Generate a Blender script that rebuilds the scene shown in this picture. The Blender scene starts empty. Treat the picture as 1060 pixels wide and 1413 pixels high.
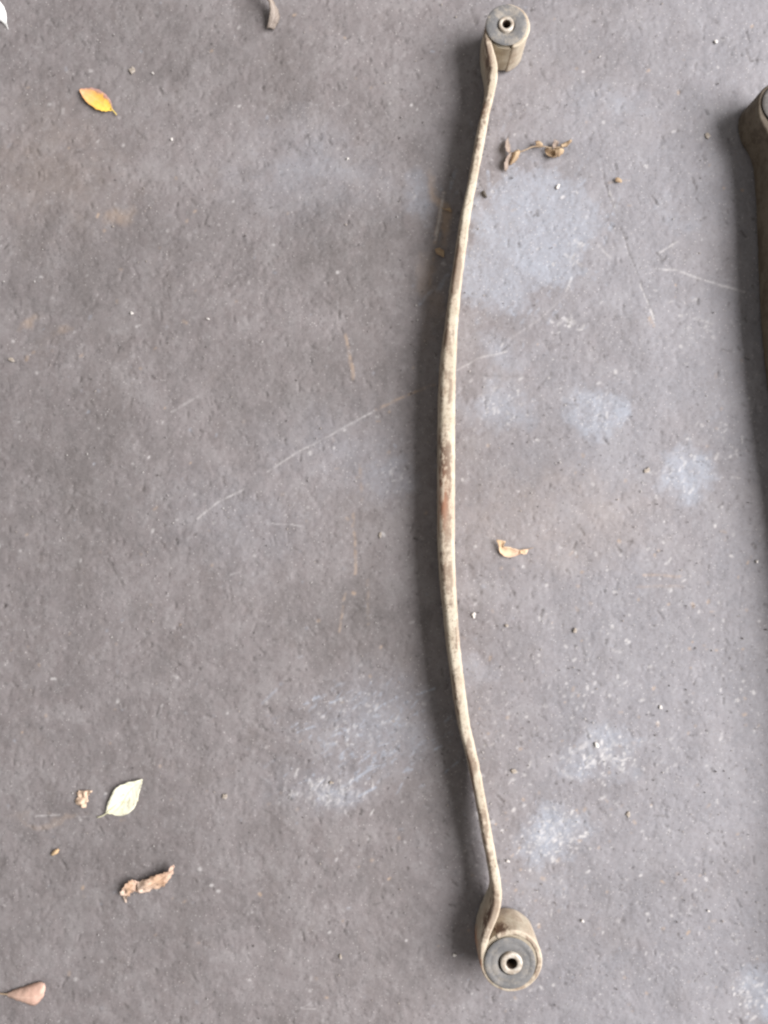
import bpy, math, random
import numpy as np
from mathutils import Vector

random.seed(7); rng = np.random.default_rng(7)
S = bpy.context.scene
COL = S.collection

# ------------------------------------------------------------------ camera
H = 1.10            # metres from lens to floor
F = 1027.0          # focal length in photograph pixels (1060 x 1413)
CX, CY = 530.0, 706.5
cam_d = bpy.data.cameras.new('camera'); cam = bpy.data.objects.new('camera', cam_d); COL.objects.link(cam)
cam.location = (0, 0, H); cam.rotation_euler = (0, 0, 0)
cam_d.sensor_fit = 'VERTICAL'; cam_d.sensor_height = 24.0; cam_d.lens = 24.0 * F / 1413.0
cam_d.clip_start = 0.01; cam_d.clip_end = 100.0
S.camera = cam

# ------------------------------------------------------------------ light
wd = bpy.data.worlds.new('World'); S.world = wd; wd.use_nodes = True
bg = wd.node_tree.nodes['Background']
bg.inputs[0].default_value = (1.0, 0.965, 0.93, 1); bg.inputs[1].default_value = 0.40
# the open side of the shed: one broad soft daylight source high to the right
ld = bpy.data.lights.new('doorway_light', 'AREA'); lo = bpy.data.objects.new('doorway_light', ld); COL.objects.link(lo)
ld.shape = 'RECTANGLE'; ld.size = 4.6; ld.size_y = 4.2; ld.energy = 1010; ld.color = (1.0, 0.982, 0.992)
lo.location = (4.3, 0.3, 3.8)
lo.rotation_euler = (Vector((0.0, 0, 0)) - Vector(lo.location)).to_track_quat('-Z', 'Y').to_euler()
S.view_settings.view_transform = 'Standard'; S.view_settings.look = 'None'
S.view_settings.exposure = 0.0; S.view_settings.gamma = 1.0
S.render.engine = 'CYCLES'; S.cycles.filter_width = 2.4

# ------------------------------------------------------------------ helpers
def W(px, py, z=0.0):
    """photo pixel -> world point on the horizontal plane z"""
    k = (H - z) / F
    return Vector(((px - CX) * k, (CY - py) * k, z))

def tag(o, label, cat, group=None):
    o['label'] = label; o['category'] = cat
    if group: o['group'] = group
    return o

def thing(name, label, cat, loc, group=None):
    o = bpy.data.objects.new(name, None); COL.objects.link(o); o.location = loc
    o.empty_display_size = 0.02
    return tag(o, label, cat, group)

def mesh_obj(name, verts, faces, mat, parent=None, smooth=True, uvs=None):
    """verts in world space; parented so that the world position is kept"""
    off = Vector(parent.location) if parent is not None and parent.type == 'EMPTY' else Vector((0, 0, 0))
    if parent is not None and parent.type != 'EMPTY' and parent.parent is not None:
        off = Vector(parent.parent.location)
    me = bpy.data.meshes.new(name)
    me.from_pydata([tuple(Vector(v) - off) for v in verts], [], faces)
    if uvs is not None:
        ul = me.uv_layers.new(name='UVMap')
        for li, l in enumerate(me.loops): ul.data[li].uv = uvs[l.vertex_index]
    me.polygons.foreach_set('use_smooth', [smooth] * len(me.polygons))
    me.materials.append(mat); me.update()
    o = bpy.data.objects.new(name, me); COL.objects.link(o); o.parent = parent
    return o

def srgb(r, g, b):
    f = lambda c: (c / 255 / 12.92) if c / 255 <= 0.04045 else ((c / 255 + 0.055) / 1.055) ** 2.4
    return (f(r), f(g), f(b), 1.0)

class NT:
    """small node-tree writer"""
    def __init__(s, name):
        s.m = bpy.data.materials.new(name); s.m.use_nodes = True
        s.t = s.m.node_tree; s.b = s.t.nodes['Principled BSDF']
        s.b.inputs['Specular IOR Level'].default_value = 0.3
    def n(s, t, **kw):
        nd = s.t.nodes.new(t)
        for k, v in kw.items(): setattr(nd, k, v)
        return nd
    def l(s, a, b): s.t.links.new(a, b)
    def val(s, x, sock):
        if hasattr(x, 'is_output'): s.l(x, sock)
        else: sock.default_value = x
    def coord(s, scale=(1, 1, 1), which='Object'):
        tc = s.n('ShaderNodeTexCoord'); mp = s.n('ShaderNodeMapping'); mp.inputs['Scale'].default_value = scale
        s.l(tc.outputs[which], mp.inputs[0]); return mp.outputs[0]
    def noise(s, vec, scale, detail=4, rough=0.6):
        nd = s.n('ShaderNodeTexNoise'); s.l(vec, nd.inputs['Vector'])
        nd.inputs['Scale'].default_value = scale; nd.inputs['Detail'].default_value = detail
        nd.inputs['Roughness'].default_value = rough; return nd.outputs['Fac']
    def voro(s, vec, scale, rand=1.0, out='Distance'):
        nd = s.n('ShaderNodeTexVoronoi'); s.l(vec, nd.inputs['Vector']); nd.inputs['Scale'].default_value = scale
        nd.inputs['Randomness'].default_value = rand; return nd.outputs[out]
    def ramp(s, x, a, b, lo=0.0, hi=1.0):
        nd = s.n('ShaderNodeMapRange'); nd.interpolation_type = 'SMOOTHSTEP'
        s.val(x, nd.inputs[0]); nd.inputs[1].default_value = a; nd.inputs[2].default_value = b
        nd.inputs[3].default_value = lo; nd.inputs[4].default_value = hi; return nd.outputs[0]
    def math(s, op, a, b=0.0):
        nd = s.n('ShaderNodeMath', operation=op); s.val(a, nd.inputs[0]); s.val(b, nd.inputs[1]); return nd.outputs[0]
    def mix(s, f, a, b, mode='MIX'):
        nd = s.n('ShaderNodeMix', data_type='RGBA', blend_type=mode)
        s.val(f, nd.inputs[0]); s.val(a, nd.inputs[6]); s.val(b, nd.inputs[7]); return nd.outputs[2]
    def attr(s, name):
        nd = s.n('ShaderNodeAttribute', attribute_name=name); return nd
    def bump(s, h, dist, strength=1.0, prev=None):
        nd = s.n('ShaderNodeBump'); s.l(h, nd.inputs['Height']); nd.inputs['Distance'].default_value = dist
        nd.inputs['Strength'].default_value = strength
        if prev is not None: s.l(prev, nd.inputs['Normal'])
        return nd.outputs[0]
    def done(s, col, rough=0.8, nrm=None):
        s.val(col, s.b.inputs['Base Color']); s.val(rough, s.b.inputs['Roughness'])
        if nrm is not None: s.l(nrm, s.b.inputs['Normal'])
        return s.m

# ------------------------------------------------------------------ numpy noise
def vnoise(x, y, seed):
    r = np.random.default_rng(seed); N = 256
    g = r.random((N, N)).astype(np.float32)
    xi = np.floor(x).astype(np.int64); yi = np.floor(y).astype(np.int64)
    fx = (x - xi); fy = (y - yi); fx = fx * fx * (3 - 2 * fx); fy = fy * fy * (3 - 2 * fy)
    a = g[xi % N, yi % N]; b = g[(xi + 1) % N, yi % N]; c = g[xi % N, (yi + 1) % N]; d = g[(xi + 1) % N, (yi + 1) % N]
    return (a * (1 - fx) + b * fx) * (1 - fy) + (c * (1 - fx) + d * fx) * fy
def fbm(x, y, per, seed, octv=4, gain=0.55):
    s = 0; a = 1; t = 0
    for i in range(octv):
        s = s + a * vnoise(x / per * 2 ** i + 17.3 * i, y / per * 2 ** i + 9.1 * i, seed + i); t += a; a *= gain
    return s / t
def sstep(a, b, x):
    t = np.clip((x - a) / (b - a), 0, 1); return t * t * (3 - 2 * t)

# ------------------------------------------------------------------ floor
K0 = H / F
STEP = 1.65
ux = np.concatenate([np.array([-3600, -2200, -1300, -700, -380, -200, -110]), np.arange(-62, 1124, STEP), np.array([1170, 1260, 1450, 1800, 2500, 3400, 4700])])
uy = np.concatenate([np.array([-3600, -2200, -1300, -700, -380, -200, -110]), np.arange(-62, 1476, STEP), np.array([1520, 1610, 1800, 2150, 2800, 3700, 5000])])
PX, PY = np.meshgrid(ux, uy)            # photo pixels on the floor plane
ny, nx = PX.shape
pale = np.zeros_like(PX); dark = np.zeros_like(PX); tan = np.zeros_like(PX); white = np.zeros_like(PX)
relief = np.zeros_like(PX)              # metres

wx = (fbm(PX, PY, 60, 11) - .5) * 60; wy = (fbm(PX, PY, 60, 21) - .5) * 60
tex = fbm(PX, PY, 26, 31, 5, .7)
grain = fbm(PX, PY, 12, 131, 3, .8)
lump = fbm(PX, PY, 34, 141, 4, .7)
def blob(arr, cx, cy, rx, ry, amt, edge=.6, tx=.9):
    d = np.sqrt(((PX + wx - cx) / rx) ** 2 + ((PY + wy - cy) / ry) ** 2)
    m = (1 - sstep(1 - edge, 1 + edge, d + (grain - .5) * .7)) * amt * np.clip(1 + tx * (tex - .5) * 2.0, 0, 2)
    np.maximum(arr, m, out=arr)
for b in [(738, 310, 84, 78, .80, .3, .5), (690, 375, 56, 62, .72, .35, .5), (785, 300, 42, 58, .72, .35, .5), (575, 268, 24, 22, .6), (825, 560, 48, 40, .85, .6, .6),
          (938, 655, 42, 40, .95, .6, .6), (690, 560, 48, 36, .6, .8), (765, 1155, 50, 48, .8), (830, 1040, 58, 44, .6),
          (520, 1005, 90, 60, .34, .9), (440, 1080, 70, 34, .3, .9), (1045, 1370, 44, 46, .8), (705, 480, 44, 30, .4),
          (850, 140, 90, 50, .4, .9), (430, 245, 90, 60, .3, .9), (945, 290, 60, 50, .45, .9), (540, 660, 40, 34, .35),
          (470, 610, 90, 50, .22, .9), (850, 760, 70, 50, .28, .9), (330, 720, 90, 60, .18, .9), (660, 925, 44, 34, .3), (930, 990, 90, 70, .2, .9),
          (760, 1250, 60, 40, .35), (470, 1100, 40, 18, .5), (995, 560, 50, 60, .35, .9), (980, 470, 40, 60, .25, .9), (860, 1330, 70, 50, .3, .9), (930, 1120, 90, 60, .3, .9)]:
    blob(pale, *b)
for b in [(470, 330, 100, 66, .48, .9), (90, 650, 130, 95, .36, .9), (120, 380, 140, 95, .34, .9), (570, 190, 60, 60, .3, .9), (400, 540, 95, 60, .42, .9),
          (480, 860, 75, 54, .5, .9), (80, 780, 80, 60, .25, .9), (130, 1190, 190, 140, .26, .9), (560, 520, 40, 70, .25), (640, 1360, 40, 20, .2), (950, 870, 110, 60, .15, .9),
          (710, 640, 70, 70, .16, .9), (880, 1240, 80, 60, .2, .9), (250, 960, 150, 90, .14, .9), (560, 1330, 60, 60, .2, .9), (800, 60, 120, 40, .15, .9), (250, 60, 160, 75, .3, .9)]:
    blob(dark, *b)
for b in [(160, 303, 24, 14, .32), (40, 446, 12, 12, .4), (90, 455, 14, 8, .3), (608, 300, 7, 40, .5), (592, 400, 12, 60, .18), (75, 1125, 40, 5, .2), (780, 715, 120, 60, .10), (55, 230, 100, 80, .10, .9)]:
    blob(tan, *b)

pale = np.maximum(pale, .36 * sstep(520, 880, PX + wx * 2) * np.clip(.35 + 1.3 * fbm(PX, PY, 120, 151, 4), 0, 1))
def stroke(arr, pts, w, amt, brk=.6, dz=0.0):
    for (x0, y0), (x1, y1) in zip(pts[:-1], pts[1:]):
        m = w * 2 + 6
        i0, i1 = np.searchsorted(uy, [min(y0, y1) - m, max(y0, y1) + m]); j0, j1 = np.searchsorted(ux, [min(x0, x1) - m, max(x0, x1) + m])
        if i1 <= i0 or j1 <= j0: continue
        X = PX[i0:i1, j0:j1]; Y = PY[i0:i1, j0:j1]
        t3 = tex[i0:i1, j0:j1]
        X = X + (t3 - .5) * 5; Y = Y - (t3 - .5) * 5
        dx, dy = x1 - x0, y1 - y0
        t = np.clip(((X - x0) * dx + (Y - y0) * dy) / (dx * dx + dy * dy + 1e-6), 0, 1)
        d = np.hypot(X - x0 - t * dx, Y - y0 - t * dy)
        k = (1 - sstep(w * .25, w * .9, d))
        if brk: k = k * np.clip(1.0 - brk + (vnoise(X / 6.3, Y / 6.3, 77) + .6 * vnoise(X / 2.6, Y / 2.6, 78) - .75) * 3.6 * brk, 0, 1.1)
        if arr is not None:
            np.maximum(arr[i0:i1, j0:j1], k * amt, out=arr[i0:i1, j0:j1])
        if dz: relief[i0:i1, j0:j1] += k * dz
for cx, cy, sx, sy, cnt, amt in [(828, 1045, 42, 32, 150, .8), (765, 1155, 40, 36, 190, .85), (500, 1000, 60, 40, 160, .45), (440, 1095, 36, 14, 70, .5), (935, 655, 30, 28, 60, .5), (690, 560, 34, 26, 80, .5), (830, 560, 30, 26, 60, .45),
                                 (1045, 1375, 28, 30, 90, .8), (785, 445, 20, 10, 20, .6), (795, 345, 16, 20, 30, .6), (545, 665, 30, 26, 60, .4), (760, 1260, 40, 30, 40, .5), (880, 960, 120, 110, 150, .5), (700, 1010, 50, 60, 80, .45), (960, 470, 60, 60, 40, .4), (1000, 600, 40, 50, 50, .5)]:
    for i in range(cnt):
        x, y = random.gauss(cx, sx * .6), random.gauss(cy, sy * .6); a = random.gauss(-.9, .7); l = random.choice([1, 2, 3, 5, 8]) * random.uniform(.4, 1.2)
        stroke(white if random.random() < .6 else pale, [(x, y), (x + math.cos(a) * l, y + math.sin(a) * l)], random.uniform(1.6, 3.4), amt * random.uniform(.3, 1), .45)
for i in range(230):                                    # streaky rubbed smear left of the lower spring
    x, y = random.gauss(495, 48), random.gauss(1020, 38); a = random.gauss(-.62, .22); l = random.uniform(6, 34)
    stroke(pale, [(x, y), (x + math.cos(a) * l, y + math.sin(a) * l)], random.uniform(2, 4.5), random.uniform(.25, .9), .5)
for i in range(90):
    x, y = random.gauss(445, 26), random.gauss(1095, 12); a = random.gauss(-1.2, .3); l = random.uniform(3, 12)
    stroke(white, [(x, y), (x + math.cos(a) * l, y + math.sin(a) * l)], random.uniform(1.6, 3), random.uniform(.15, .5), .4, .0003)
for i in range(160):                                    # trailing edges of the blue-grey smear beside the upper spring
    x, y = random.gauss(735, 52), random.gauss(320, 58); a = random.gauss(1.9, .35); l = random.uniform(10, 40)
    stroke(pale, [(x, y), (x + math.cos(a) * l, y + math.sin(a) * l)], random.uniform(2.5, 6), random.uniform(.4, .85), .4)
stroke(white, [(612, 266), (608, 298), (601, 330)], 3.4, .55, .3); stroke(tan, [(601, 330), (594, 400)], 5, .35, .5)
# pale scratches and scrapes
for pts, w, a in [([(272, 716), (300, 693), (335, 676)], 4, .7), ([(370, 650), (410, 624), (450, 604), (490, 581), (518, 566)], 4, .65),
                  ([(632, 510), (660, 494), (700, 484)], 4, .6), ([(700, 470), (745, 440), (790, 400)], 4, .25), ([(237, 568), (272, 547)], 5, .6),
                  ([(905, 370), (935, 372), (975, 388), (1028, 403)], 4, .75), ([(911, 348), (936, 333)], 4, .85), ([(825, 335), (843, 357)], 5, .6),
                  ([(772, 447), (779, 438), (795, 446)], 7, .9), ([(780, 350), (803, 366)], 5, .6), ([(798, 330), (804, 350)], 5, .5), ([(783, 400), (790, 382)], 5, .7), ([(375, 722), (415, 726)], 2.5, .9),
                  ([(790, 1040), (815, 1025), (860, 1065)], 8, .55), ([(745, 1165), (780, 1130)], 9, .6), ([(770, 1060), (790, 1075)], 6, .5),
                  ([(840, 1000), (850, 1030)], 6, .5), ([(50, 1126), (82, 1125)], 3, .8), ([(105, 1126), (136, 1127)], 2.5, .5), ([(318, 793), (330, 790)], 2.5, .7), ([(415, 1392), (436, 1393)], 2.5, .6),
                  ([(890, 650), (905, 655)], 6, .5), ([(960, 438), (985, 446)], 5, .5), ([(430, 1385), (420, 1390)], 2, .5), ([(935, 1180), (948, 1195)], 4, .4), ([(1030, 1350), (1058, 1375)], 8, .4)]:
    stroke(white, pts, w * .60, a * .56, .30)
for pts, w, a in [([(520, 564), (560, 546), (590, 534), (600, 530)], 4, .6), ([(477, 462), (483, 495), (488, 522)], 4.5, .85), ([(487, 710), (491, 760), (490, 792)], 4, .6),
                  ([(476, 820), (468, 872)], 3.5, .6), ([(507, 800), (508, 862)], 3.5, .4), ([(890, 793), (940, 795)], 4, .55), ([(612, 266), (608, 300), (600, 332)], 6, .7),
                  ([(497, 640), (500, 690)], 4, .35), ([(875, 810), (945, 808)], 4, .25), ([(842, 250), (870, 247)], 3, .4), ([(600, 260), (604, 266)], 3, .5)]:
    stroke(tan, pts, w * .85, a * .7, .4)
stroke(white, [(843, 262), (858, 310)], 2.2, .5); stroke(white, [(884, 392), (903, 440)], 2.2, .6); stroke(tan, [(897, 440), (901, 448)], 6, .7)
# cracks, gouges
for pts, w, a in [([(828, 185), (832, 215), (838, 255), (858, 310), (868, 345), (888, 400), (902, 438)], 2.6, .75), ([(97, 46), (112, 55), (123, 70)], 3, .6), ([(142, 765), (158, 790), (175, 815)], 2.6, .6),
                  ([(155, 655), (160, 680)], 2.5, .5), ([(180, 172), (202, 192)], 3, .55), ([(192, 285), (210, 315)], 2.6, .45), ([(486, 150), (510, 172), (530, 188)], 4, .4), ([(388, 190), (418, 214)], 5, .4), ([(315, 800), (322, 840)], 2.5, .4),
                  ([(640, 515), (740, 520)], 4, .3), ([(404, 45), (415, 62), (413, 75)], 2.6, .45), ([(375, 1215), (320, 1280)], 3, .25), ([(845, 330), (850, 345)], 3, .4), ([(735, 545), (760, 515)], 3, .4)]:
    stroke(dark, pts, w, a, .45, -0.0006)
# tread and scuff marks: rows of short parallel strokes
for cx, cy, ang, n, ln, sp in [(300, 130, 55, 6, 16, 8), (330, 250, 65, 7, 14, 7), (60, 300, 60, 6, 18, 8), (215, 470, 62, 6, 16, 8), (440, 190, 45, 6, 18, 8), (120, 560, 60, 5, 14, 9), (300, 560, 58, 6, 14, 8), (560, 60, 60, 5, 12, 7), (260, 860, 60, 5, 12, 8), (175, 390, 62, 6, 34, 8), (462, 38, 120, 8, 9, 6), (375, 362, 70, 8, 16, 7), (240, 340, 60, 5, 14, 7), (420, 300, 60, 6, 18, 8), (520, 150, 40, 4, 40, 9), (95, 100, 70, 4, 22, 8), (455, 1095, 70, 9, 12, 6), (380, 745, 60, 4, 14, 8), (700, 480, 130, 5, 20, 7)]:
    a = math.radians(ang)
    for i in range(n):
        if random.random() < .25: continue
        o = (i - n / 2) * sp + random.uniform(-3, 3); l2 = ln * random.uniform(.15, .65); a = math.radians(ang) + random.gauss(0, .12)
        x = cx - math.sin(a) * o; y = cy + math.cos(a) * o
        stroke(dark, [(x - math.cos(a) * l2, y - math.sin(a) * l2), (x + math.cos(a) * l2, y + math.sin(a) * l2)], random.uniform(1.8, 3.0), random.uniform(.1, .5), .75, -0.0009)
# many small nicks, pits and flecks
for i in range(2000):
    x, y = random.uniform(-40, 1100), random.uniform(-40, 1450); a = random.gauss(math.radians(60), .6); l = random.choice([2, 3, 4, 6, 9, 14]) * random.uniform(.5, 1.2)
    stroke(dark, [(x, y), (x + math.cos(a) * l, y + math.sin(a) * l)], random.uniform(1.8, 3.4), random.uniform(.25, .75), .4, -random.uniform(.0004, .0014))
for i in range(1100):
    x, y = random.uniform(-40, 1100), random.uniform(-40, 1450)
    if random.random() < .35: x, y = random.uniform(640, 1060), random.uniform(740, 1400)
    a = random.uniform(0, 6.28); l = random.choice([.5, 1, 2, 4]) * random.uniform(.4, 1.3)
    stroke(random.choice([white, white, tan, pale]), [(x, y), (x + math.cos(a) * l, y + math.sin(a) * l)], random.uniform(1.8, 4.2), random.uniform(.15, .7), .3)

relief += (fbm(PX, PY, 14, 41, 4, .75) - .5) * 0.0017 + (lump - .5) * .0015 + (fbm(PX, PY, 160, 51, 3) - .5) * 0.0022
relief -= sstep(.60, .72, fbm(PX, PY, 11, 61, 3, .6)) * 0.0006
relief -= 0.0022                                        # highest points stay at or below z = 0
far = np.maximum(np.maximum(-70 - PX, PX - 1130), np.maximum(-70 - PY, PY - 1480)) > 0
relief[far] = -0.0022
co = np.stack([(PX - CX) * K0, (CY - PY) * K0, np.minimum(relief, 0.0)], -1).reshape(-1, 3).astype(np.float32)
idx = np.arange(nx * ny).reshape(ny, nx)
quads = np.stack([idx[1:, :-1], idx[1:, 1:], idx[:-1, 1:], idx[:-1, :-1]], -1).reshape(-1, 4).astype(np.int32)
fm = bpy.data.meshes.new('concrete_floor')
fm.vertices.add(nx * ny); fm.vertices.foreach_set('co', co.ravel())
nq = len(quads); fm.loops.add(nq * 4); fm.loops.foreach_set('vertex_index', quads.ravel())
fm.polygons.add(nq); fm.polygons.foreach_set('loop_start', np.arange(0, nq * 4, 4, dtype=np.int32))
fm.update(calc_edges=True)
fm.polygons.foreach_set('use_smooth', np.ones(nq, dtype=bool))
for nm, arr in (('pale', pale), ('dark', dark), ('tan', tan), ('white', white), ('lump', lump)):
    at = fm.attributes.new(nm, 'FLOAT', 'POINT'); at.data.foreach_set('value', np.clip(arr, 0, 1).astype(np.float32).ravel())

n = NT('worn_concrete'); oc = n.coord()
big = n.noise(oc, 5, 4); mid = n.noise(oc, 38, 5, .7); fine = n.noise(oc, 260, 4, .7); vf = n.noise(oc, 900, 2, .6)
c = n.mix(n.ramp(big, .35, .65), (.152, .131, .129, 1), (.185, .163, .162, 1))
c = n.mix(n.ramp(mid, .38, .68, 0, .55), c, (.205, .188, .187, 1))
c = n.mix(n.ramp(n.noise(oc, 17, 5, .65), .55, .72, 0, .4), c, (.152, .128, .118, 1))
smear = n.n('ShaderNodeMapping'); n.l(oc, smear.inputs[0]); smear.inputs['Rotation'].default_value = (0, 0, .9); smear.inputs['Scale'].default_value = (1, .35, 1)
c = n.mix(n.ramp(n.noise(smear.outputs[0], 9, 6, .65), .50, .66, 0, .45), c, (.115, .098, .092, 1))
c = n.mix(n.ramp(n.noise(smear.outputs[0], 26, 5, .7), .58, .70, 0, .30), c, (.105, .092, .088, 1))
lp = n.attr('lump').outputs['Fac']
c = n.mix(n.ramp(lp, .50, .34, 0, .36), c, (.110, .097, .095, 1))
c = n.mix(n.ramp(lp, .54, .72, 0, .36), c, (.235, .218, .216, 1))
c = n.mix(n.ramp(n.noise(oc, 95, 4, .7), .56, .70, 0, .42), c, (.262, .246, .245, 1))
c = n.mix(n.ramp(n.noise(oc, 120, 4, .7), .44, .32, 0, .5), c, (.095, .085, .084, 1))
c = n.mix(n.ramp(fine, .40, .30, 0, .42), c, (.085, .076, .076, 1))
c = n.mix(n.ramp(fine, .58, .74, 0, .5), c, (.30, .285, .29, 1))
c = n.mix(n.ramp(vf, .32, .68, -.0, .20), c, (.25, .24, .245, 1))
pa = n.attr('pale').outputs['Fac']
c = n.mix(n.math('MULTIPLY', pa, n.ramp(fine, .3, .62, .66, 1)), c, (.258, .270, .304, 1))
v = n.voro(oc, 330); vc = n.voro(oc, 330, 1, 'Color')
sep = n.n('ShaderNodeSeparateColor'); n.l(vc, sep.inputs[0])
fleck = n.math('MULTIPLY', n.ramp(v, .34, .20), n.ramp(n.math('ADD', sep.outputs[0], n.math('MULTIPLY', pa, .10)), .93, .96))
c = n.mix(n.math('MULTIPLY', fleck, .5), c, (.52, .49, .47, 1))
c = n.mix(n.math('MULTIPLY', n.ramp(v, .45, .15, 0, .6), n.ramp(sep.outputs[1], .95, .97)), c, (.060, .054, .055, 1))
c = n.mix(n.math('MULTIPLY', n.attr('dark').outputs['Fac'], n.ramp(fine, .3, .6, .95, .6)), c, (.070, .062, .058, 1))
c = n.mix(n.math('MULTIPLY', n.attr('tan').outputs['Fac'], .85), c, (.37, .27, .19, 1))
c = n.mix(n.math('MULTIPLY', n.attr('white').outputs['Fac'], .9), c, (.50, .48, .47, 1))
wornk = n.ramp(n.noise(oc, 9, 4, .6), .40, .62, .25, 1.0)
hgt = n.math('MULTIPLY', fine, wornk)
nr = n.bump(hgt, .0016, .5); nr = n.bump(n.math('MULTIPLY', vf, wornk), .0006, .5, nr)
m_floor = n.done(c, n.ramp(mid, .3, .7, .62, .85), nr)
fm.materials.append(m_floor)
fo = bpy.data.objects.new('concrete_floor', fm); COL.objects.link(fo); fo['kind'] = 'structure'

# ------------------------------------------------------------------ spring materials
def spring_mat(name, lit):
    n = NT(name); oc = n.coord(); st = n.coord((1, .22, .6))
    a = n.noise(st, 60, 5, .65); b = n.noise(oc, 30, 4); f = n.noise(oc, 420, 3, .7)
    base = n.mix(n.ramp(b, .35, .65), (.37, .315, .235, 1), (.50, .445, .35, 1))
    base = n.mix(n.ramp(f, .35, .7, 0, .4), base, (.55, .495, .40, 1))
    stain = n.attr('wear'); sc = n.n('ShaderNodeSeparateColor'); n.l(stain.outputs['Color'], sc.inputs[0])
    k = n.math('MULTIPLY', n.ramp(n.math('ADD', n.math('MULTIPLY', a, .65), n.math('MULTIPLY', n.noise(oc, 110, 4, .7), .35)), .47, .56), sc.outputs[0])
    base = n.mix(k, base, (.075, .058, .044, 1))
    base = n.mix(n.math('MULTIPLY', n.ramp(n.noise(oc, 260, 5, .75), .54, .62, 0, .8), n.math('ADD', sc.outputs[0], .12)), base, (.16, .115, .080, 1))                                   # rubbed patches where the dark scale shows
    base = n.mix(n.math('MULTIPLY', sc.outputs[1], n.ramp(f, .3, .6, .7, 1)), base, (.17, .165, .165, 1))   # grey tint low on the left flank
    base = n.mix(n.math('MULTIPLY', sc.outputs[2], n.ramp(a, .35, .6)), base, (.36, .17, .10, 1))           # rust
    if not lit: base = n.mix(.84, base, (.050, .036, .024, 1))  # shade on the second spring's flank, put into its base colour
    nr = n.bump(a, .0012, .5); nr = n.bump(f, .0006, .6, nr)
    return n.done(base, .72, nr)
m_leafsteel = spring_mat('dusty_spring_steel', True)
m_leafsteel_shade = spring_mat('shade_darkened_spring_steel', False)

def rubber_mat(name, tanmix):
    n = NT(name); oc = n.coord(); b = n.noise(oc, 45, 4); f = n.noise(oc, 500, 3)
    c = n.mix(n.ramp(b, .35, .7), (.118, .116, .116, 1), (.175, .170, .166, 1))
    c = n.mix(n.ramp(n.noise(oc, 60, 6, .75), .45, .65, 0, tanmix), c, (.31, .27, .22, 1))
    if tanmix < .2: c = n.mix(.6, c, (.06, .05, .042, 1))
    c = n.mix(n.ramp(n.noise(oc, 240, 4, .7), .54, .70, 0, .22), c, (.30, .285, .26, 1))
    return n.done(c, .7, n.bump(n.math('ADD', f, n.noise(oc, 90, 4)), .0010, .6))
m_rub3 = rubber_mat('dark_rubber', .1); m_rub = rubber_mat('dusty_grey_rubber', .7); m_rub2 = rubber_mat('grey_rubber', .35)
n = NT('pale_sleeve_metal'); oc = n.coord()
m_sleeve = n.done(n.mix(n.ramp(n.noise(oc, 120, 4), .35, .7), (.30, .245, .19, 1), (.54, .50, .44, 1)), .5, n.bump(n.noise(oc, 600, 2), .0003, .5))
m_sleeve.node_tree.nodes['Principled BSDF'].inputs['Metallic'].default_value = .15
n = NT('shaded_rusty_bore'); oc = n.coord(); m_bore = n.done(n.mix(n.ramp(n.noise(oc, 200, 3), .4, .6), (.03, .022, .018, 1), (.08, .05, .03, 1)), .8)  # rust brown, darkened to carry the shade inside the hole
n = NT('tan_shell'); oc = n.coord()
m_shell = n.done(n.mix(n.ramp(n.noise(oc, 60, 4), .35, .7), (.29, .24, .175, 1), (.41, .36, .28, 1)), .8, n.bump(n.noise(oc, 500, 3), .0006, .6))

# ------------------------------------------------------------------ leaf spring
ZB, ZT = 0.004, 0.060

def catmull(P, per):
    P = [np.array(p, float) for p in P]; out = []
    Q = [2 * P[0] - P[1]] + P + [2 * P[-1] - P[-2]]
    for i in range(1, len(Q) - 2):
        p0, p1, p2, p3 = Q[i - 1:i + 3]
        m = max(2, int(np.linalg.norm((p2 - p1)[:2]) / per))
        for j in range(m):
            t = j / m
            out.append(.5 * ((2 * p1) + (-p0 + p2) * t + (2 * p0 - 5 * p1 + 4 * p2 - p3) * t * t + (-p0 + 3 * p1 - 3 * p2 + p3) * t ** 3))
    out.append(P[-1]); return out

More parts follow.
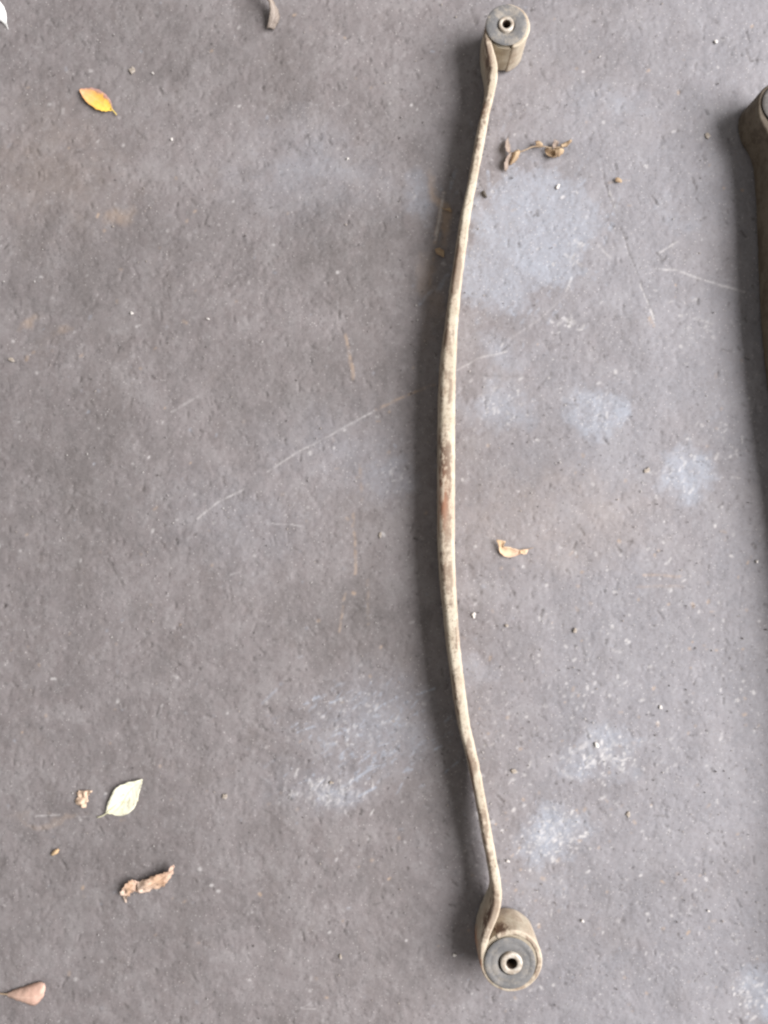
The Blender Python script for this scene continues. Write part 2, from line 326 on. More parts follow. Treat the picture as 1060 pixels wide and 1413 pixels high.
def strip(name, path, mat, parent, wear=None, seed=1, lift=None):
    """sweep a rounded bar section (stood on edge) along path [(x, y, thickness)] in metres"""
    P = catmull(path, .004); N = len(P); prof = []
    verts = []; cols = []; faces = []; rr = random.Random(seed)
    M = None
    for i, p in enumerate(P):
        a = P[max(0, i - 1)]; b = P[min(N - 1, i + 1)]; d = (b - a)[:2]; d /= np.linalg.norm(d) + 1e-9
        nrm = np.array([d[1], -d[0]]); t = p[2] / 2; r = t * .60
        zb = ZB if lift is None else ZB + lift(p)
        h2 = (ZT - zb) / 2; zc = (ZT + zb) / 2
        sec = []
        for cxs, czs, a0 in ((1, 1, 0), (-1, 1, 90), (-1, -1, 180), (1, -1, 270)):
            for k in range(5):
                an = math.radians(a0 + k * 22.5)
                sec.append((cxs * (t - r) + r * math.cos(an), czs * (h2 - r) + r * math.sin(an)))
            # points along the flat after this corner
            if cxs == -1 and czs == 1:
                for q in (.5, 0, -.5): sec.append((-t, q * (h2 - r)))
            if cxs == 1 and czs == -1:
                for q in (-.5, 0, .5): sec.append((t, q * (h2 - r)))
        M = len(sec)
        for k, (u, z) in enumerate(sec):
            j = (rr.random() - .5) * .0004 + (vnoise(np.array(p[0] * 160 + k * .7), np.array(p[1] * 160), 5 + seed) - .5) * .0009
            verts.append((p[0] + nrm[0] * (u + (j if u > 0 else -j)), p[1] + nrm[1] * (u + (j if u > 0 else -j)), zc + z))
            cols.append(wear(p, u, z, t, h2, nrm) if wear else (.6, 0, 0, 1))
    for i in range(N - 1):
        for k in range(M):
            faces.append((i * M + k, (i + 1) * M + k, (i + 1) * M + (k + 1) % M, i * M + (k + 1) % M))
    faces.append(tuple(range(M))); faces.append(tuple((N - 1) * M + k for k in reversed(range(M))))
    o = mesh_obj(name, verts, faces, mat, parent)
    at = o.data.color_attributes.new('wear', 'FLOAT_COLOR', 'POINT'); at.data.foreach_set('color', np.array(cols, np.float32).ravel())
    # even face direction
    import bmesh
    bm = bmesh.new(); bm.from_mesh(o.data); bmesh.ops.recalc_face_normals(bm, faces=bm.faces); bm.to_mesh(o.data); bm.free()
    return o

def lathe(name, c, prof, mat, parent, seg=48, wob=0.0, seed=3):
    """closed profile [(r, z)] turned about the vertical through c"""
    verts = []; faces = []; m = len(prof); rr = random.Random(seed)
    for i in range(seg):
        a = 2 * math.pi * i / seg
        w = 1 + wob * (math.sin(a * 2 + seed) * .6 + math.sin(a * 5 + 1.3 * seed) * .25 + (rr.random() - .5) * .3)
        for r, z in prof: verts.append((c[0] + r * w * math.cos(a), c[1] + r * w * math.sin(a), z))
    for i in range(seg):
        j = (i + 1) % seg
        for k in range(m):
            l = (k + 1) % m
            faces.append((i * m + k, j * m + k, j * m + l, i * m + l))
    o = mesh_obj(name, verts, faces, mat, parent)
    import bmesh
    bm = bmesh.new(); bm.from_mesh(o.data); bmesh.ops.recalc_face_normals(bm, faces=bm.faces); bm.to_mesh(o.data); bm.free()
    md = o.modifiers.new('edge', 'EDGE_SPLIT'); md.split_angle = math.radians(50)
    return o

KT = (H - ZT) / F
def T(px, py): w = W(px, py, ZT); return (w.x, w.y)
def arc(c, r, a0, a1, n_):          # picture angles in degrees: 0 = right, 90 = down in the picture
    out = []
    for i in range(n_ + 1):
        a = math.radians(a0 + (a1 - a0) * i / n_); out.append((c[0] + r * math.cos(a), c[1] + r * math.sin(a)))
    return out

def bushing(parent, c, r_in, r_fl, r_sl, r_ho, mat, dfl=(0, 0), seed=1, crease=True, dsl=(0, 0)):
    """rubber bush pressed in a rolled eye; sleeve through its middle"""
    z1 = .0632; off = parent.location
    cf = (c[0] + dfl[0], c[1] + dfl[1])
    prof = [(r_sl + .0014, .003), (r_in * .86, .003), (r_in * .86, ZT - .004), (r_in * .9, ZT + .0004), (r_fl - .0012, ZT + .0008), (r_fl, ZT + .0020), (r_fl - .0008, z1 - .0006), (r_fl - .003, z1)]
    if crease:
        prof += [(r_fl * .80, z1), (r_fl * .765, z1 - .0006), (r_fl * .73, z1 - .0001)]
    prof += [(r_sl + .004, z1 - .0004), (r_sl + .0014, z1 - .0016)]
    b = lathe('bushing', cf, prof, mat, parent, 64, .008, seed)
    cs = (c[0] + dsl[0], c[1] + dsl[1])
    s = lathe('sleeve', cs, [(r_ho, .0), (r_sl, .0), (r_sl, z1 + .0008), (r_sl - .0010, z1 + .0018), (r_ho + .0010, z1 + .0018), (r_ho, z1 + .0008)], m_sleeve, b, 40, .006, seed + 5)
    s.data.materials.append(m_bore)
    for p_ in s.data.polygons:
        if all(math.hypot(s.data.vertices[i].co.x + off[0] - cs[0], s.data.vertices[i].co.y + off[1] - cs[1]) < r_ho * 1.04 for i in p_.vertices): p_.material_index = 1
    return b

# --- the whole spring in the middle of the picture
root = thing('leaf_spring', 'long bowed tan leaf spring with a round rubber bushing in each rolled eye', 'leaf spring', W(620, 706, 0))
LR = [(132, 671, 682), (151, 665.5, 677), (170, 661.5, 673.5), (189, 658.5, 670), (207, 655, 666.5), (226, 652, 663), (245, 648.3, 659.5), (278, 641, 653), (315, 635, 647.5),
      (353, 629.5, 642.5), (391, 624, 637.5), (429, 619, 634), (466, 614, 631.7), (498, 610.5, 630.3), (540, 608.2, 629.2), (584, 607.4, 628.7), (630, 607, 628.7), (679, 607, 628.7), (748, 607.2, 628.3), (778, 608.4, 628.9),
      (815, 611.4, 630.4), (853, 615.3, 632.7), (891, 619, 635.5), (929, 624, 639.8), (966, 629, 644.2), (998, 634, 648.8), (1018, 638, 653), (1055, 647.3, 661.5), (1093, 655.5, 668.7),
      (1131, 663, 675.7), (1169, 669.5, 682.6), (1206, 677, 689.5)]
CT, RT = (701, 36), 27.2           # top eye (pixels): centre, centre-line radius
CB, RB = (706, 1326), 38.8         # bottom eye
path = []
top_arc = arc(CT, RT, 78, -180, 26)                                   # from the seam over right and top to the left side
for i, (x, y) in enumerate(top_arc): path.append((*T(x, y), (6.2 + 1.4 * i / 26) * KT))
for x, y, t in [(673.6, 50, 8.4), (675.6, 64, 9.6), (679.0, 78, 10.8), (681.4, 92, 11.6), (681.0, 106, 11.8), (679.0, 119, 11.6)]: path.append((*T(x, y), t * KT))
for i, (y, l, r) in enumerate(LR):
    a = LR[max(0, i - 1)]; b = LR[min(len(LR) - 1, i + 1)]
    sl = ((b[1] + b[2]) - (a[1] + a[2])) / 2 / (b[0] - a[0])
    path.append((*T((l + r) / 2, y), (r - l) * math.cos(math.atan(sl)) * KT))
for x, y, t in [(686.4, 1226, 12.4), (687.0, 1240, 12.4), (685.0, 1254, 12.2), (681.0, 1268, 11.8), (675.6, 1281, 11.2), (670.4, 1295, 10.6), (667.6, 1310, 9.8)]: path.append((*T(x, y), t * KT))
for i, (x, y) in enumerate(arc(CB, RB, 180, -122, 31)): path.append((*T(x, y), (9.0 - 1.6 * i / 31) * KT))

def wear1(p, u, z, t, h2, nrm):
    py = CY - p[1] / KT; px = CX + p[0] / KT
    left = (u * nrm[0] < 0)                       # the face turned to the left of the picture
    q = abs(u) / t
    g = 0.0; r = 0.0; d = .22
    if z > 0 and left: d = .35 + .65 * q
    elif z > 0: d = .50 if q < .5 else .12
    d += .55 * math.exp(-((py - 655) / 45) ** 2) * (1 if u * nrm[0] < .3 * t else .3)
    d += .35 * math.exp(-((py - 860) / 30) ** 2) + .3 * math.exp(-((py - 165) / 30) ** 2) * (1 if left else 0)
    if left and z < 0: g = .25
    r = .16 + .6 * math.exp(-((py - 690) / 34) ** 2) * (.9 if left else .2) + .9 * math.exp(-(((py - 1322) / 14) ** 2 + ((px - 665) / 10) ** 2))
    return (min(1, d), g, min(1, r), 1)
def lift1(p):                                     # the leaf narrows towards the larger eye and clears the floor there
    py = CY - p[1] / KT
    if not 1030 < py < 1268: return -.0034
    return -.0034 + .0125 * float(sstep(1030, 1190, np.array(py)) * (1 - sstep(1240, 1268, np.array(py))))
lf = strip('spring_leaf', path, m_leafsteel, root, wear1, 1, lift1)
cT = T(*CT); cB = T(*CB)
bushing(root, cT, (RT - 3.5) * KT, 28.2 * KT, 10.6 * KT, 5.8 * KT, m_rub, (-.0025, .0002), 2, False, (-.0028, .0002))
bushing(root, cB, (RB - 4.8) * KT, 35.4 * KT, 15.2 * KT, 7.6 * KT, m_rub2, (-.0024, -.0020), 4, True, (-.0006, -.0012))
lathe('bushing_shell', cB, [((RB - 8) * KT, .006), ((RB + 2.4) * KT, .006), ((RB + 2.4) * KT, ZT - .0012), ((RB - 8) * KT, ZT - .0012)], m_shell, root, 64)
# tan outer shell of the smaller bush, seen where the rolled end stops short of the leaf
lathe('bushing_shell', cT, [((RT - 3.2) * KT, .006), ((RT + 2.2) * KT, .006), ((RT + 2.2) * KT, ZT - .004), ((RT - 3.2) * KT, ZT - .004)], m_shell, root, 64)

# --- the second spring, only its edge in the picture
CR, RR = (1078, 143), 28.0
root2 = thing('leaf_spring', 'dark brown leaf spring in shade with only one flank and a rolled eye showing', 'leaf spring', W(1100, 700, 0))
path2 = [(*T(x, y), 8 * KT) for x, y in arc(CR, RR, 80, -172, 26)]
for x, y, t in [(1052, 158, 9.5), (1058.5, 172, 10.5), (1066, 184, 11.5), (1072, 199, 12), (1075, 218, 12), (1078.5, 270, 12), (1081, 330, 13), (1084, 395, 14), (1089, 465, 15.5), (1097, 530, 17), (1107, 600, 18), (1119, 680, 19), (1131, 760, 19), (1143, 850, 18),
                (1154, 950, 16), (1162, 1060, 14), (1166, 1160, 12), (1166, 1250, 12), (1164, 1300, 12), (1164, 1330, 11.5), (1168, 1355, 11)]: path2.append((*T(x, y), t * KT))
C3 = (1204.5, 1392)
for i, (x, y) in enumerate(arc(C3, 36, 190, -60, 26)): path2.append((*T(x, y), 9 * KT))
strip('spring_leaf', path2, m_leafsteel_shade, root2, None, 2, lambda p: -.0036)
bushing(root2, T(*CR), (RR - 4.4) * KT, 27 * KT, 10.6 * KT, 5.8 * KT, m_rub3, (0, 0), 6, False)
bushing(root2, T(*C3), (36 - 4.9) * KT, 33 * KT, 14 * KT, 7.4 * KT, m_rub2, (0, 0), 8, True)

# ------------------------------------------------------------------ fallen leaves
def leaf_mat(name, stops, spots=(.12, .07, .04, 1), spot_amt=.5, edge=None, rib=(.5, .42, .25, 1), ribamt=.4, rough=.65):
    """stops: [(u, colour)] from tip to base"""
    n = NT(name); uv = n.n('ShaderNodeUVMap').outputs[0]; sx = n.n('ShaderNodeSeparateXYZ'); n.l(uv, sx.inputs[0])
    oc = n.coord(); ns = n.noise(oc, 130, 4, .65); sp = n.noise(oc, 420, 3, .6)
    cr = n.n('ShaderNodeValToRGB'); els = cr.color_ramp.elements
    while len(els) < len(stops): els.new(.5)
    for e, (u, cc) in zip(els, stops): e.position = u; e.color = cc
    n.l(n.math('ADD', sx.outputs[0], n.math('MULTIPLY', n.math('SUBTRACT', ns, .5), .5)), cr.inputs[0])
    c = cr.outputs[0]
    if edge is not None:
        c = n.mix(n.ramp(n.math('ADD', sx.outputs[1], n.math('MULTIPLY', n.math('SUBTRACT', ns, .5), .5)), edge[0], edge[1]), c, edge[2])
    c = n.mix(n.ramp(ns, .52, .72, 0, spot_amt), c, spots)
    c = n.mix(n.ramp(sp, .60, .70, 0, spot_amt), c, spots)
    mid = n.math('ABSOLUTE', n.math('SUBTRACT', sx.outputs[1], .5))
    c = n.mix(n.ramp(mid, .05, .015, 0, ribamt), c, rib)
    vv = n.math('FRACT', n.math('MULTIPLY', n.math('ADD', n.math('ADD', sx.outputs[0], n.math('MULTIPLY', mid, -.55)), n.math('MULTIPLY', n.math('SUBTRACT', ns, .5), .05)), 7.5))
    vl = n.ramp(n.math('ABSOLUTE', n.math('SUBTRACT', vv, .5)), .10, .02)
    c = n.mix(n.math('MULTIPLY', vl, ribamt * .8), c, rib)
    w = n.n('ShaderNodeTexWave'); n.l(n.mix(.0, uv, uv), w.inputs['Vector'])
    w.inputs['Scale'].default_value = 3.2; w.inputs['Distortion'].default_value = 2.5
    nr = n.bump(w.outputs['Fac'], .0003, .15); nr = n.bump(ns, .0012, .5, nr)
    return n.done(c, rough, nr)

def blade(name, A, B, Zs, mat, parent, wrinkle=.0006, seed=1, sub=5, cols=9, jag=.0006):
    """A, B: pixel outlines of the two edges, tip to base; Zs: (z_A, z_mid, z_B) in mm at each station"""
    st = [(*W(a[0], a[1], z[0] / 1000), *W(b[0], b[1], z[2] / 1000), z[1] / 1000) for a, b, z in zip(A, B, Zs)]
    P = [np.array(s_, float) for s_ in st]; Q = [2 * P[0] - P[1]] + P + [2 * P[-1] - P[-2]]; rows = []
    for i in range(1, len(Q) - 2):
        p0, p1, p2, p3 = Q[i - 1:i + 3]
        for j in range(sub):
            t = j / sub; rows.append(.5 * ((2 * p1) + (-p0 + p2) * t + (2 * p0 - 5 * p1 + 4 * p2 - p3) * t * t + (-p0 + 3 * p1 - 3 * p2 + p3) * t ** 3))
    rows.append(P[-1]); verts = []; uvs = []; faces = []; rr = random.Random(seed)
    for i, r in enumerate(rows):
        for k in range(cols):
            t = k / (cols - 1); x = r[0] + (r[3] - r[0]) * t; y = r[1] + (r[4] - r[1]) * t
            za, zm, zb = r[2], r[6], r[5]
            z = za * (1 - t) * (1 - 2 * t) + zm * 4 * t * (1 - t) + zb * t * (2 * t - 1)
            w = float(vnoise(np.array(x * 220 + seed), np.array(y * 220), 91 + seed)) - .5
            z = max(.0006, z + w * 2 * wrinkle)
            if k in (0, cols - 1): x += rr.uniform(-jag, jag); y += rr.uniform(-jag, jag)
            verts.append((x, y, z)); uvs.append((i / (len(rows) - 1), t))
    for i in range(len(rows) - 1):
        for k in range(cols - 1):
            faces.append((i * cols + k, i * cols + k + 1, (i + 1) * cols + k + 1, (i + 1) * cols + k))
    o = mesh_obj(name, verts, faces, mat, parent, True, uvs)
    md = o.modifiers.new('thickness', 'SOLIDIFY'); md.thickness = .0004; md.offset = 0
    return o

def tube(name, pts, r0, r1, mat, parent, seg=7):
    """pts: (px, py, z_mm)"""
    P = catmull([tuple(W(x, y, z / 1000)) for x, y, z in pts], .003); verts = []; faces = []; N = len(P)
    for i, p in enumerate(P):
        d = Vector(P[min(N - 1, i + 1)] - P[max(0, i - 1)]).normalized(); a = d.cross(Vector((0, 0, 1)))
        a = a.normalized() if a.length > 1e-4 else Vector((1, 0, 0)); b = a.cross(d); r = r0 + (r1 - r0) * i / (N - 1)
        for k in range(seg):
            an = 2 * math.pi * k / seg; verts.append(tuple(Vector(p) + a * r * math.cos(an) + b * r * math.sin(an)))
    for i in range(N - 1):
        for k in range(seg): faces.append((i * seg + k, i * seg + (k + 1) % seg, (i + 1) * seg + (k + 1) % seg, (i + 1) * seg + k))
    faces.append(tuple(reversed(range(seg)))); faces.append(tuple((N - 1) * seg + k for k in range(seg)))
    return mesh_obj(name, verts, faces, mat, parent)

def plain(name, c, c2, rough=.7):
    n = NT(name); oc = n.coord(); return n.done(n.mix(n.ramp(n.noise(oc, 160, 4, .65), .35, .65), c, c2), rough, n.bump(n.noise(oc, 500, 3), .0006, .5))
m_stem = plain('dry_stem', (.22, .155, .10, 1), (.34, .26, .18, 1))
m_stem_y = plain('yellow_stem', (.62, .45, .10, 1), (.70, .56, .22, 1))
m_stem_c = plain('pale_green_stem', (.52, .50, .33, 1), (.62, .60, .44, 1))

# yellow-orange leaf
m = leaf_mat('yellow_orange_leaf', [(0, (.60, .36, .22, 1)), (.25, (.66, .36, .16, 1)), (.55, (.78, .44, .09, 1)), (1, (.82, .56, .08, 1))], (.45, .18, .08, 1), .35, (.80, .98, (.38, .22, .20, 1)), (.80, .50, .2, 1), .3)
t = thing('fallen_leaf', 'small bright yellow and orange leaf lying flat on the grey floor', 'leaf', W(133, 138))
blade('blade', [(109.5, 124), (113, 132), (120, 141.5), (131, 149.5), (143, 153.3), (154.5, 152.5)], [(110.5, 122.5), (120, 121.5), (132, 122), (144, 129), (152.5, 139), (155.5, 150.5)],
      [(2.5, 2, 2), (4, 1.5, 3), (3.5, 1.2, 5), (3, 1, 5.5), (2.2, 1, 4), (1.5, 1, 1.5)], m, t, .0004, 3)
tube('stalk', [(153, 149.5, 1.4), (157.5, 154, 1.2), (161, 158.6, .8)], .0011, .0007, m_stem_y, t)
# cream leaf
m = leaf_mat('pale_cream_leaf', [(0, (.66, .64, .50, 1)), (.5, (.74, .72, .59, 1)), (1, (.66, .64, .49, 1))], (.26, .23, .12, 1), .6, None, (.44, .44, .26, 1), .55)
t = thing('fallen_leaf', 'pale cream green leaf with pointed tip and stalk', 'leaf', W(168, 1103))
blade('blade', [(196.5, 1075.5), (188, 1077), (172, 1081.5), (160, 1087.5), (151, 1103.5), (146.2, 1118), (146.5, 1121.5)], [(197, 1077), (194.5, 1086), (192, 1095), (189.5, 1107), (182, 1119.5), (166, 1125.5), (149, 1123)],
      [(3, 2.5, 3), (5, 2, 3), (6, 1.6, 3.5), (6, 1.4, 4), (4.5, 1.2, 4), (2, 1, 2.5), (1, 1, 1)], m, t, .0005, 5, 5, 11)
tube('stalk', [(162, 1109, 1.6), (149, 1120.5, 1.8), (141, 1126, 1.4), (134, 1128, .9)], .0007, .0010, m_stem_c, t)
# curled brown leaf
m_brown = leaf_mat('curled_brown_leaf', [(0, (.58, .42, .34, 1)), (.5, (.46, .30, .20, 1)), (1, (.62, .50, .42, 1))], (.14, .07, .04, 1), .75, None, (.25, .16, .10, 1), .5)
t = thing('fallen_leaf', 'curled shrivelled brown leaf with one ragged upturned end', 'leaf', W(203, 1220))
blade('blade', [(239.8, 1193), (230, 1202), (212, 1209.5), (197, 1215), (189, 1218)], [(240.5, 1196), (237, 1208), (226, 1222), (206, 1229.5), (192, 1232.5)],
      [(14, 13, 12), (15, 9, 4), (12, 8, 1), (9, 9, 1), (5, 8, 1)], m_brown, t, .0038, 7, 6, 13, .0016)
blade('blade', [(191, 1217), (181, 1214.5), (170, 1224), (165.5, 1233)], [(191, 1231), (184, 1231), (176, 1238), (173, 1246)],
      [(6, 5, 1), (12, 6, 3), (10, 4, 4), (4, 1.5, .8)], m_brown, t, .0036, 9, 6, 13, .0016)
# pinkish brown leaf at the lower left
m = leaf_mat('pink_brown_leaf', [(0, (.60, .41, .33, 1)), (.4, (.50, .32, .25, 1)), (1, (.40, .28, .22, 1))], (.26, .15, .11, 1), .45, None, (.62, .45, .36, 1), .3)
t = thing('fallen_leaf', 'smooth pinkish brown folded leaf tapering to its stalk', 'leaf', W(35, 1372))
blade('blade', [(63, 1362), (60.5, 1356), (51, 1356), (38, 1360), (24, 1364.5), (10, 1370)], [(62.5, 1366), (59, 1377), (48, 1387), (34, 1383.5), (20, 1379), (9, 1374)],
      [(3, 3, 2), (3, 8, 1), (2, 10, 1.2), (1.5, 9, 1.5), (1, 6, 1), (1, 2.5, 1)], m, t, .0008, 11)
tube('stalk', [(13, 1372, 2.2), (0, 1371, 1.4), (-14, 1367, 1)], .0013, .0009, m_stem, t)
# tan curled leaf right of the spring
m = leaf_mat('tan_leaf', [(0, (.55, .39, .24, 1)), (.4, (.60, .43, .28, 1)), (1, (.52, .37, .28, 1))], (.36, .20, .10, 1), .35, None, (.5, .35, .22, 1), .2)
t = thing('fallen_leaf', 'light tan boat shaped leaf with a thin stalk, beside the bowed spring', 'leaf', W(706, 760))
blade('blade', [(685, 744), (697, 747), (695, 753.5), (704.5, 755), (715, 758.8), (722, 759)], [(685.3, 745), (688, 754), (690, 762), (699, 769), (710, 768), (721, 763.5)],
      [(9, 9, 9), (9, 7, 5), (8, 3, 4), (6, 1, 4), (4, 1, 3), (2, 1, 2)], m, t, .0008, 13)
blade('blade', [(717, 758.8), (724, 758), (729.5, 757.7)], [(717.5, 763.5), (724.5, 765), (728, 762)], [(2, 1.5, 3), (3, 2, 3), (2, 1.6, 2)], m, t, .0006, 14)
tube('stalk', [(714, 759.4, 2.5), (727, 758, 2.4), (736, 755.8, 1.4)], .0009, .0005, m_stem, t)
# grey brown curled leaf at the top edge
m = leaf_mat('grey_brown_leaf', [(0, (.20, .165, .14, 1)), (.5, (.24, .20, .17, 1)), (1, (.30, .23, .175, 1))], (.10, .075, .06, 1), .6, None, (.50, .43, .38, 1), .3)
t = thing('fallen_leaf', 'dull grey brown curled leaf standing on edge, partly cut by the frame', 'leaf', W(375, 14))
blade('blade', [(367, 40), (370, 29), (372, 17), (371, 4), (362, -8), (350, -16)], [(378, 41), (385, 29), (386, 19), (381, 9), (374, -4), (362, -18)],
      [(2, 5, .8), (9, 9, .8), (14, 13, .8), (17, 17, 6), (17, 19, 12), (8, 12, 8)], m, t, .0012, 15)
# brown scrap beside the cream leaf
m_scrap = leaf_mat('brown_leaf_scrap', [(0, (.62, .46, .34, 1)), (1, (.56, .42, .31, 1))], (.22, .13, .08, 1), .5, None, (.3, .2, .13, 1), .3)
t = thing('leaf_scrap', 'small crumpled square brown leaf scrap next to the pale cream leaf', 'leaf scrap', W(115, 1103))
blade('blade', [(107, 1092), (105.5, 1100), (104.6, 1108), (112, 1112)], [(126.5, 1091), (122.5, 1099), (121, 1106), (119.5, 1114.5)],
      [(3, 4, 7), (2, 4, 6), (1, 5, 3), (1, 4, 1)], m_scrap, t, .0034, 17, 6, 13, .0016)
# white scrap in the corner
m = plain('white_paper', (.80, .80, .77, 1), (.88, .88, .86, 1), .5)
t = thing('paper_scrap', 'bright white pointed scrap cut off by the corner of the frame', 'scrap', W(-4, 18))
blade('sheet', [(11.5, 40.5), (5, 32), (-4, 28), (-18, 30), (-30, 22)], [(11.8, 40), (9, 30), (8, 16), (-1, 1), (-18, -4)],
      [(1, 1, 1), (1, 2.5, 3), (1, 4, 5), (1, 4, 4), (1, 2, 2)], m, t, .0004, 19, 5, 9, .0003)
# tiny orange seed husk
t = thing('leaf_scrap', 'tiny orange brown husk on bare floor above the pinkish brown leaf', 'leaf scrap', W(76, 1176))
m_husk = leaf_mat('husk', [(0, (.52, .34, .19, 1)), (1, (.50, .36, .22, 1))], (.25, .13, .06, 1), .4)
blade('blade', [(81, 1171), (76, 1172), (71, 1178)], [(82, 1172.5), (79, 1178), (71.5, 1181)], [(1, 2, 1), (1, 4, 1), (1, 2, 1)], m_husk, t, .0004, 21)
# twig with dried leaflets
t = thing('dry_twig', 'thin dry twig with shrivelled brown leaflets beside the smaller spring eye', 'twig', W(740, 207))
m_tl = leaf_mat('twig_leaf_tan', [(0, (.28, .19, .12, 1)), (1, (.40, .29, .185, 1))], (.13, .075, .045, 1), .6)
m_tg = leaf_mat('twig_leaf_grey', [(0, (.20, .155, .135, 1)), (1, (.25, .19, .16, 1))], (.10, .07, .055, 1), .6)
tube('stem', [(703.5, 212, 4), (710, 210.5, 7), (718, 209.5, 8), (728, 205.6, 8), (735, 202.5, 7), (749, 202, 6), (761, 204, 5), (774, 202.5, 5), (781, 199, 4)], .0011, .0008, m_stem, t)
blade('leaflet', [(700.5, 189.5), (697, 199), (699, 208), (703, 212)], [(701.2, 190), (704, 200), (705, 207), (704, 212)], [(2, 2, 2), (9, 4, 2), (9, 4, 3), (5, 4, 4)], m_tg, t, .0020, 23, 6, 11, .0010)
blade('leaflet', [(697, 237), (695.5, 228), (699, 218), (704.5, 210)], [(698.5, 237), (702, 230), (704, 222), (707, 212)], [(1, 1, 1), (7, 3, 1), (9, 4, 3), (6, 5, 5)], m_tg, t, .0020, 24, 6, 11, .0010)
blade('leaflet', [(703, 229), (704.5, 221), (708, 212), (714, 206)], [(705.5, 228), (713, 221), (717, 214), (717.5, 208)], [(1, 1, 1), (4, 9, 3), (6, 11, 5), (6, 8, 7)], m_tl, t, .0020, 25, 6, 11, .0010)
blade('leaflet', [(738, 196), (743, 194.5), (748, 198)], [(739, 203), (744, 203.5), (749, 202)], [(3, 8, 3), (3, 10, 4), (4, 7, 5)], m_tl, t, .0020, 26, 6, 11, .0010)
blade('leaflet', [(752, 205), (757, 204), (763, 206), (768, 209)], [(754, 212), (760, 216), (765, 216.5), (769, 214)], [(5, 2, 5), (9, 1, 6), (9, 1, 8), (6, 2, 6)], m_tl, t, .0020, 27, 6, 11, .0010)
blade('leaflet', [(764, 207), (770, 204), (777, 206)], [(766, 217), (772, 216), (778, 210)], [(5, 8, 2), (5, 11, 3), (4, 6, 4)], m_tl, t, .0020, 28, 6, 11, .0010)
blade('leaflet', [(788, 193), (781, 196), (773, 200)], [(788.5, 197), (782, 202), (775, 204)], [(6, 9, 5), (4, 9, 3), (4, 6, 4)], m_tl, t, .0020, 29, 6, 11, .0010)
blade('leaflet', [(765, 192), (763, 198), (763, 205)], [(772, 196), (770, 201), (768, 205)], [(8, 5, 3), (7, 3, 2), (5, 3, 4)], m_tg, t, .0020, 30, 6, 11, .0010)

# ------------------------------------------------------------------ stone chips
def chip(name, px, py, w, h, z, mat, label, rot=0.0, group=None, seed=1):
    rr = random.Random(seed * 13 + int(px)); verts = []; faces = []
    c = W(px, py); rings = [(0.0, 1.0), (.4, 1.0), (.8, .78), (1.0, .40)]; sg = 9
    ang = [rr.uniform(.55, 1.25) for _ in range(sg)]
    for zz, rs in rings:
        for k in range(sg):
            a = 2 * math.pi * k / sg; q = ang[k] * rr.uniform(.92, 1.08) * rs
            x = math.cos(a) * q * w * .40 * K0; y = math.sin(a) * q * h * .40 * K0
            verts.append((x * math.cos(rot) - y * math.sin(rot), x * math.sin(rot) + y * math.cos(rot), (zz * z * rr.uniform(.85, 1.1) if zz else -1.2) / 1000))
    for i in range(len(rings) - 1):
        for k in range(sg): faces.append((i * sg + k, i * sg + (k + 1) % sg, (i + 1) * sg + (k + 1) % sg, (i + 1) * sg + k))
    faces.append(tuple(reversed(range(sg)))); faces.append(tuple((len(rings) - 1) * sg + k for k in range(sg)))
    o = mesh_obj(name, verts, faces, mat, None, False); o.location = c
    return tag(o, label, 'stone chip', group)
m_white = plain('white_stone', (.48, .45, .42, 1), (.66, .63, .60, 1)); m_tanst = plain('tan_stone', (.25, .21, .17, 1), (.36, .32, .28, 1)); m_dkst = plain('dark_crumb', (.07, .06, .05, 1), (.13, .115, .10, 1))
GW = 'white stone chips scattered on the floor'; GT = 'tan stone chips scattered on the floor'
LW = 'small white stone chip on open floor away from spring and leaves'; LT = 'dull tan stone chip on open floor away from spring and leaves'
for i, (x, y, w, h, lb) in enumerate([(182, 432, 7, 5, 0), (287, 440, 6, 4, 0), (237, 192, 5, 4, 0), (824, 1028, 11, 7, 0), (912, 976, 7, 6, 0), (1045, 775, 6, 5, 0), (988, 57, 5, 7, 0), (480, 219, 5, 4, 0), (804, 1271, 4, 6, 0), (978, 1257, 5, 4, 0),
        (211, 101, 5, 4, 'small white stone chip near the yellow and orange leaf'), (770, 257, 6, 9, 'small white stone chip between dry twig and pale blue stain'), (654, 849, 9, 7, 'white stone chip right beside the middle of the bowed spring'),
        (701, 1188, 5, 6, 'small white stone chip beside the spring just before its larger eye'), (627, 1318, 7, 5, 'small white stone chip in shadow beside the larger spring eye')]):
    chip('stone_chip', x, y, w, h, .9, m_white, lb or LW, random.uniform(0, 3), None if lb else GW, i)
for i, (x, y, w, h, lb) in enumerate([(310, 1099, 10, 9, 0), (457, 1080, 8, 7, 0), (16, 497, 8, 11, 0), (893, 649, 13, 9, 0), (867, 1124, 10, 8, 0), (470, 1320, 5, 9, 0), (525, 738, 12, 5, 0), (794, 870, 12, 8, 0), (977, 187, 8, 10, 0),
        (183, 97, 13, 11, 'tan stone chip near the yellow and orange leaf'), (699, 863, 7, 6, 'small tan stone chip right of the spring, next to a white chip'), (710, 1064, 12, 9, 'tan stone chip between the spring and the white scrape marks')]):
    chip('stone_chip', x, y, w, h, .9, m_tanst, lb or LT, random.uniform(0, 3), None if lb else GT, 40 + i)
o = chip('dirt_crumb', 669, 268, 6, 13, 3.5, m_dkst, 'dark elongated crumb of dirt beside the bowed spring and pale blue stain', .5, None, 90); o['category'] = 'dirt crumb'
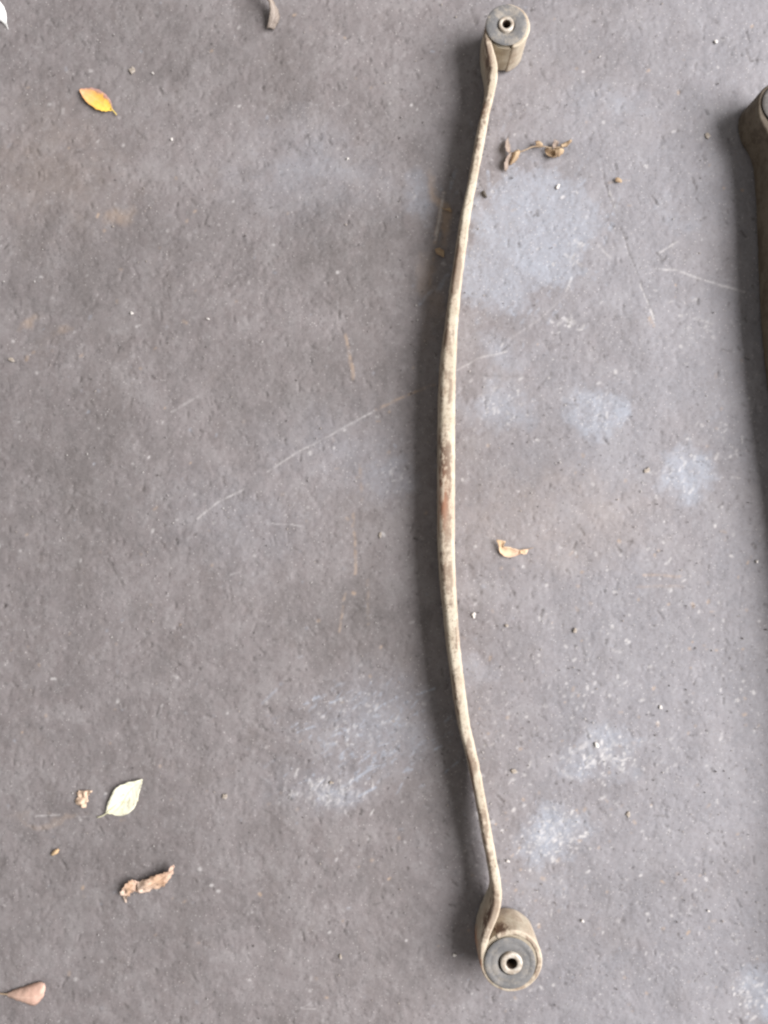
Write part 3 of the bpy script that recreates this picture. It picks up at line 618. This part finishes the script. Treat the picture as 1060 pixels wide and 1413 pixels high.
# flat tan flakes lying left of the spring
for i, (A, B, lb) in enumerate([([(609, 286), (614, 288), (621, 286)], [(610, 288), (617, 291), (624, 293)], 'small triangular tan flake in the shadow left of the spring'),
                                ([(600, 344), (606, 342), (613, 346)], [(602, 350), (608, 353), (613, 355)], 'small squarish tan flake below the triangular one, in the spring shadow'),
                                ([(849, 246), (853, 245), (858, 248)], [(849, 250), (854, 252), (858, 252)], 'tiny orange flake right of the dark crack')]):
    t = thing('leaf_scrap', lb, 'leaf scrap', W(*A[1]))
    blade('blade', A, B, [(1, 1.5, 1), (1, 2.4, 1), (1, 1.5, 1)], m_tl, t, .0004, 60 + i)

# ------------------------------------------------------------------ loose grit, one mass
gv = []; gf = []; gc = []
OCT = [(1, 0, 0), (0, 1, 0), (-1, 0, 0), (0, -1, 0), (0, 0, 1), (0, 0, -1)]; OF = [(0, 1, 4), (1, 2, 4), (2, 3, 4), (3, 0, 4), (1, 0, 5), (2, 1, 5), (3, 2, 5), (0, 3, 5)]
for i in range(5200):
    px, py = random.uniform(-50, 1110), random.uniform(-50, 1460)
    if i > 4500:
        q = random.choice(LR); px, py = (q[1] + q[2]) / 2 + random.gauss(-6, 22), q[0] + random.uniform(-22, 22)
    elif random.random() < .22: px, py = random.gauss(880, 170), random.gauss(980, 230)
    r = random.choice([.35, .4, .5, .6, .7, .9, 1.3]) * .001 * random.uniform(.7, 1.2); c = W(px, py)
    b = len(gv); a = random.uniform(0, 6.3); sx, sy = random.uniform(.7, 1.5), random.uniform(.6, 1)
    for x, y, z in OCT:
        x *= sx * random.uniform(.8, 1.2); y *= sy * random.uniform(.8, 1.2)
        gv.append((c.x + r * (x * math.cos(a) - y * math.sin(a)), c.y + r * (x * math.sin(a) + y * math.cos(a)), -.0010 + r * .5 + r * z * .8))
    gf += [tuple(b + k for k in f) for f in OF]
    cl = random.choice([(.10, .09, .085), (.16, .145, .14), (.20, .185, .185), (.28, .26, .255), (.32, .28, .245), (.42, .40, .38)]); gc += [(*cl, 1)] * 6
n = NT('grit'); m_grit = n.done(n.attr('tint').outputs['Color'], .8)
go = mesh_obj('loose_grit', gv, gf, m_grit, None, False); go['kind'] = 'stuff'
at = go.data.color_attributes.new('tint', 'FLOAT_COLOR', 'POINT'); at.data.foreach_set('color', np.array(gc, np.float32).ravel())
tag(go, 'fine loose grit scattered over the grey concrete', 'grit')
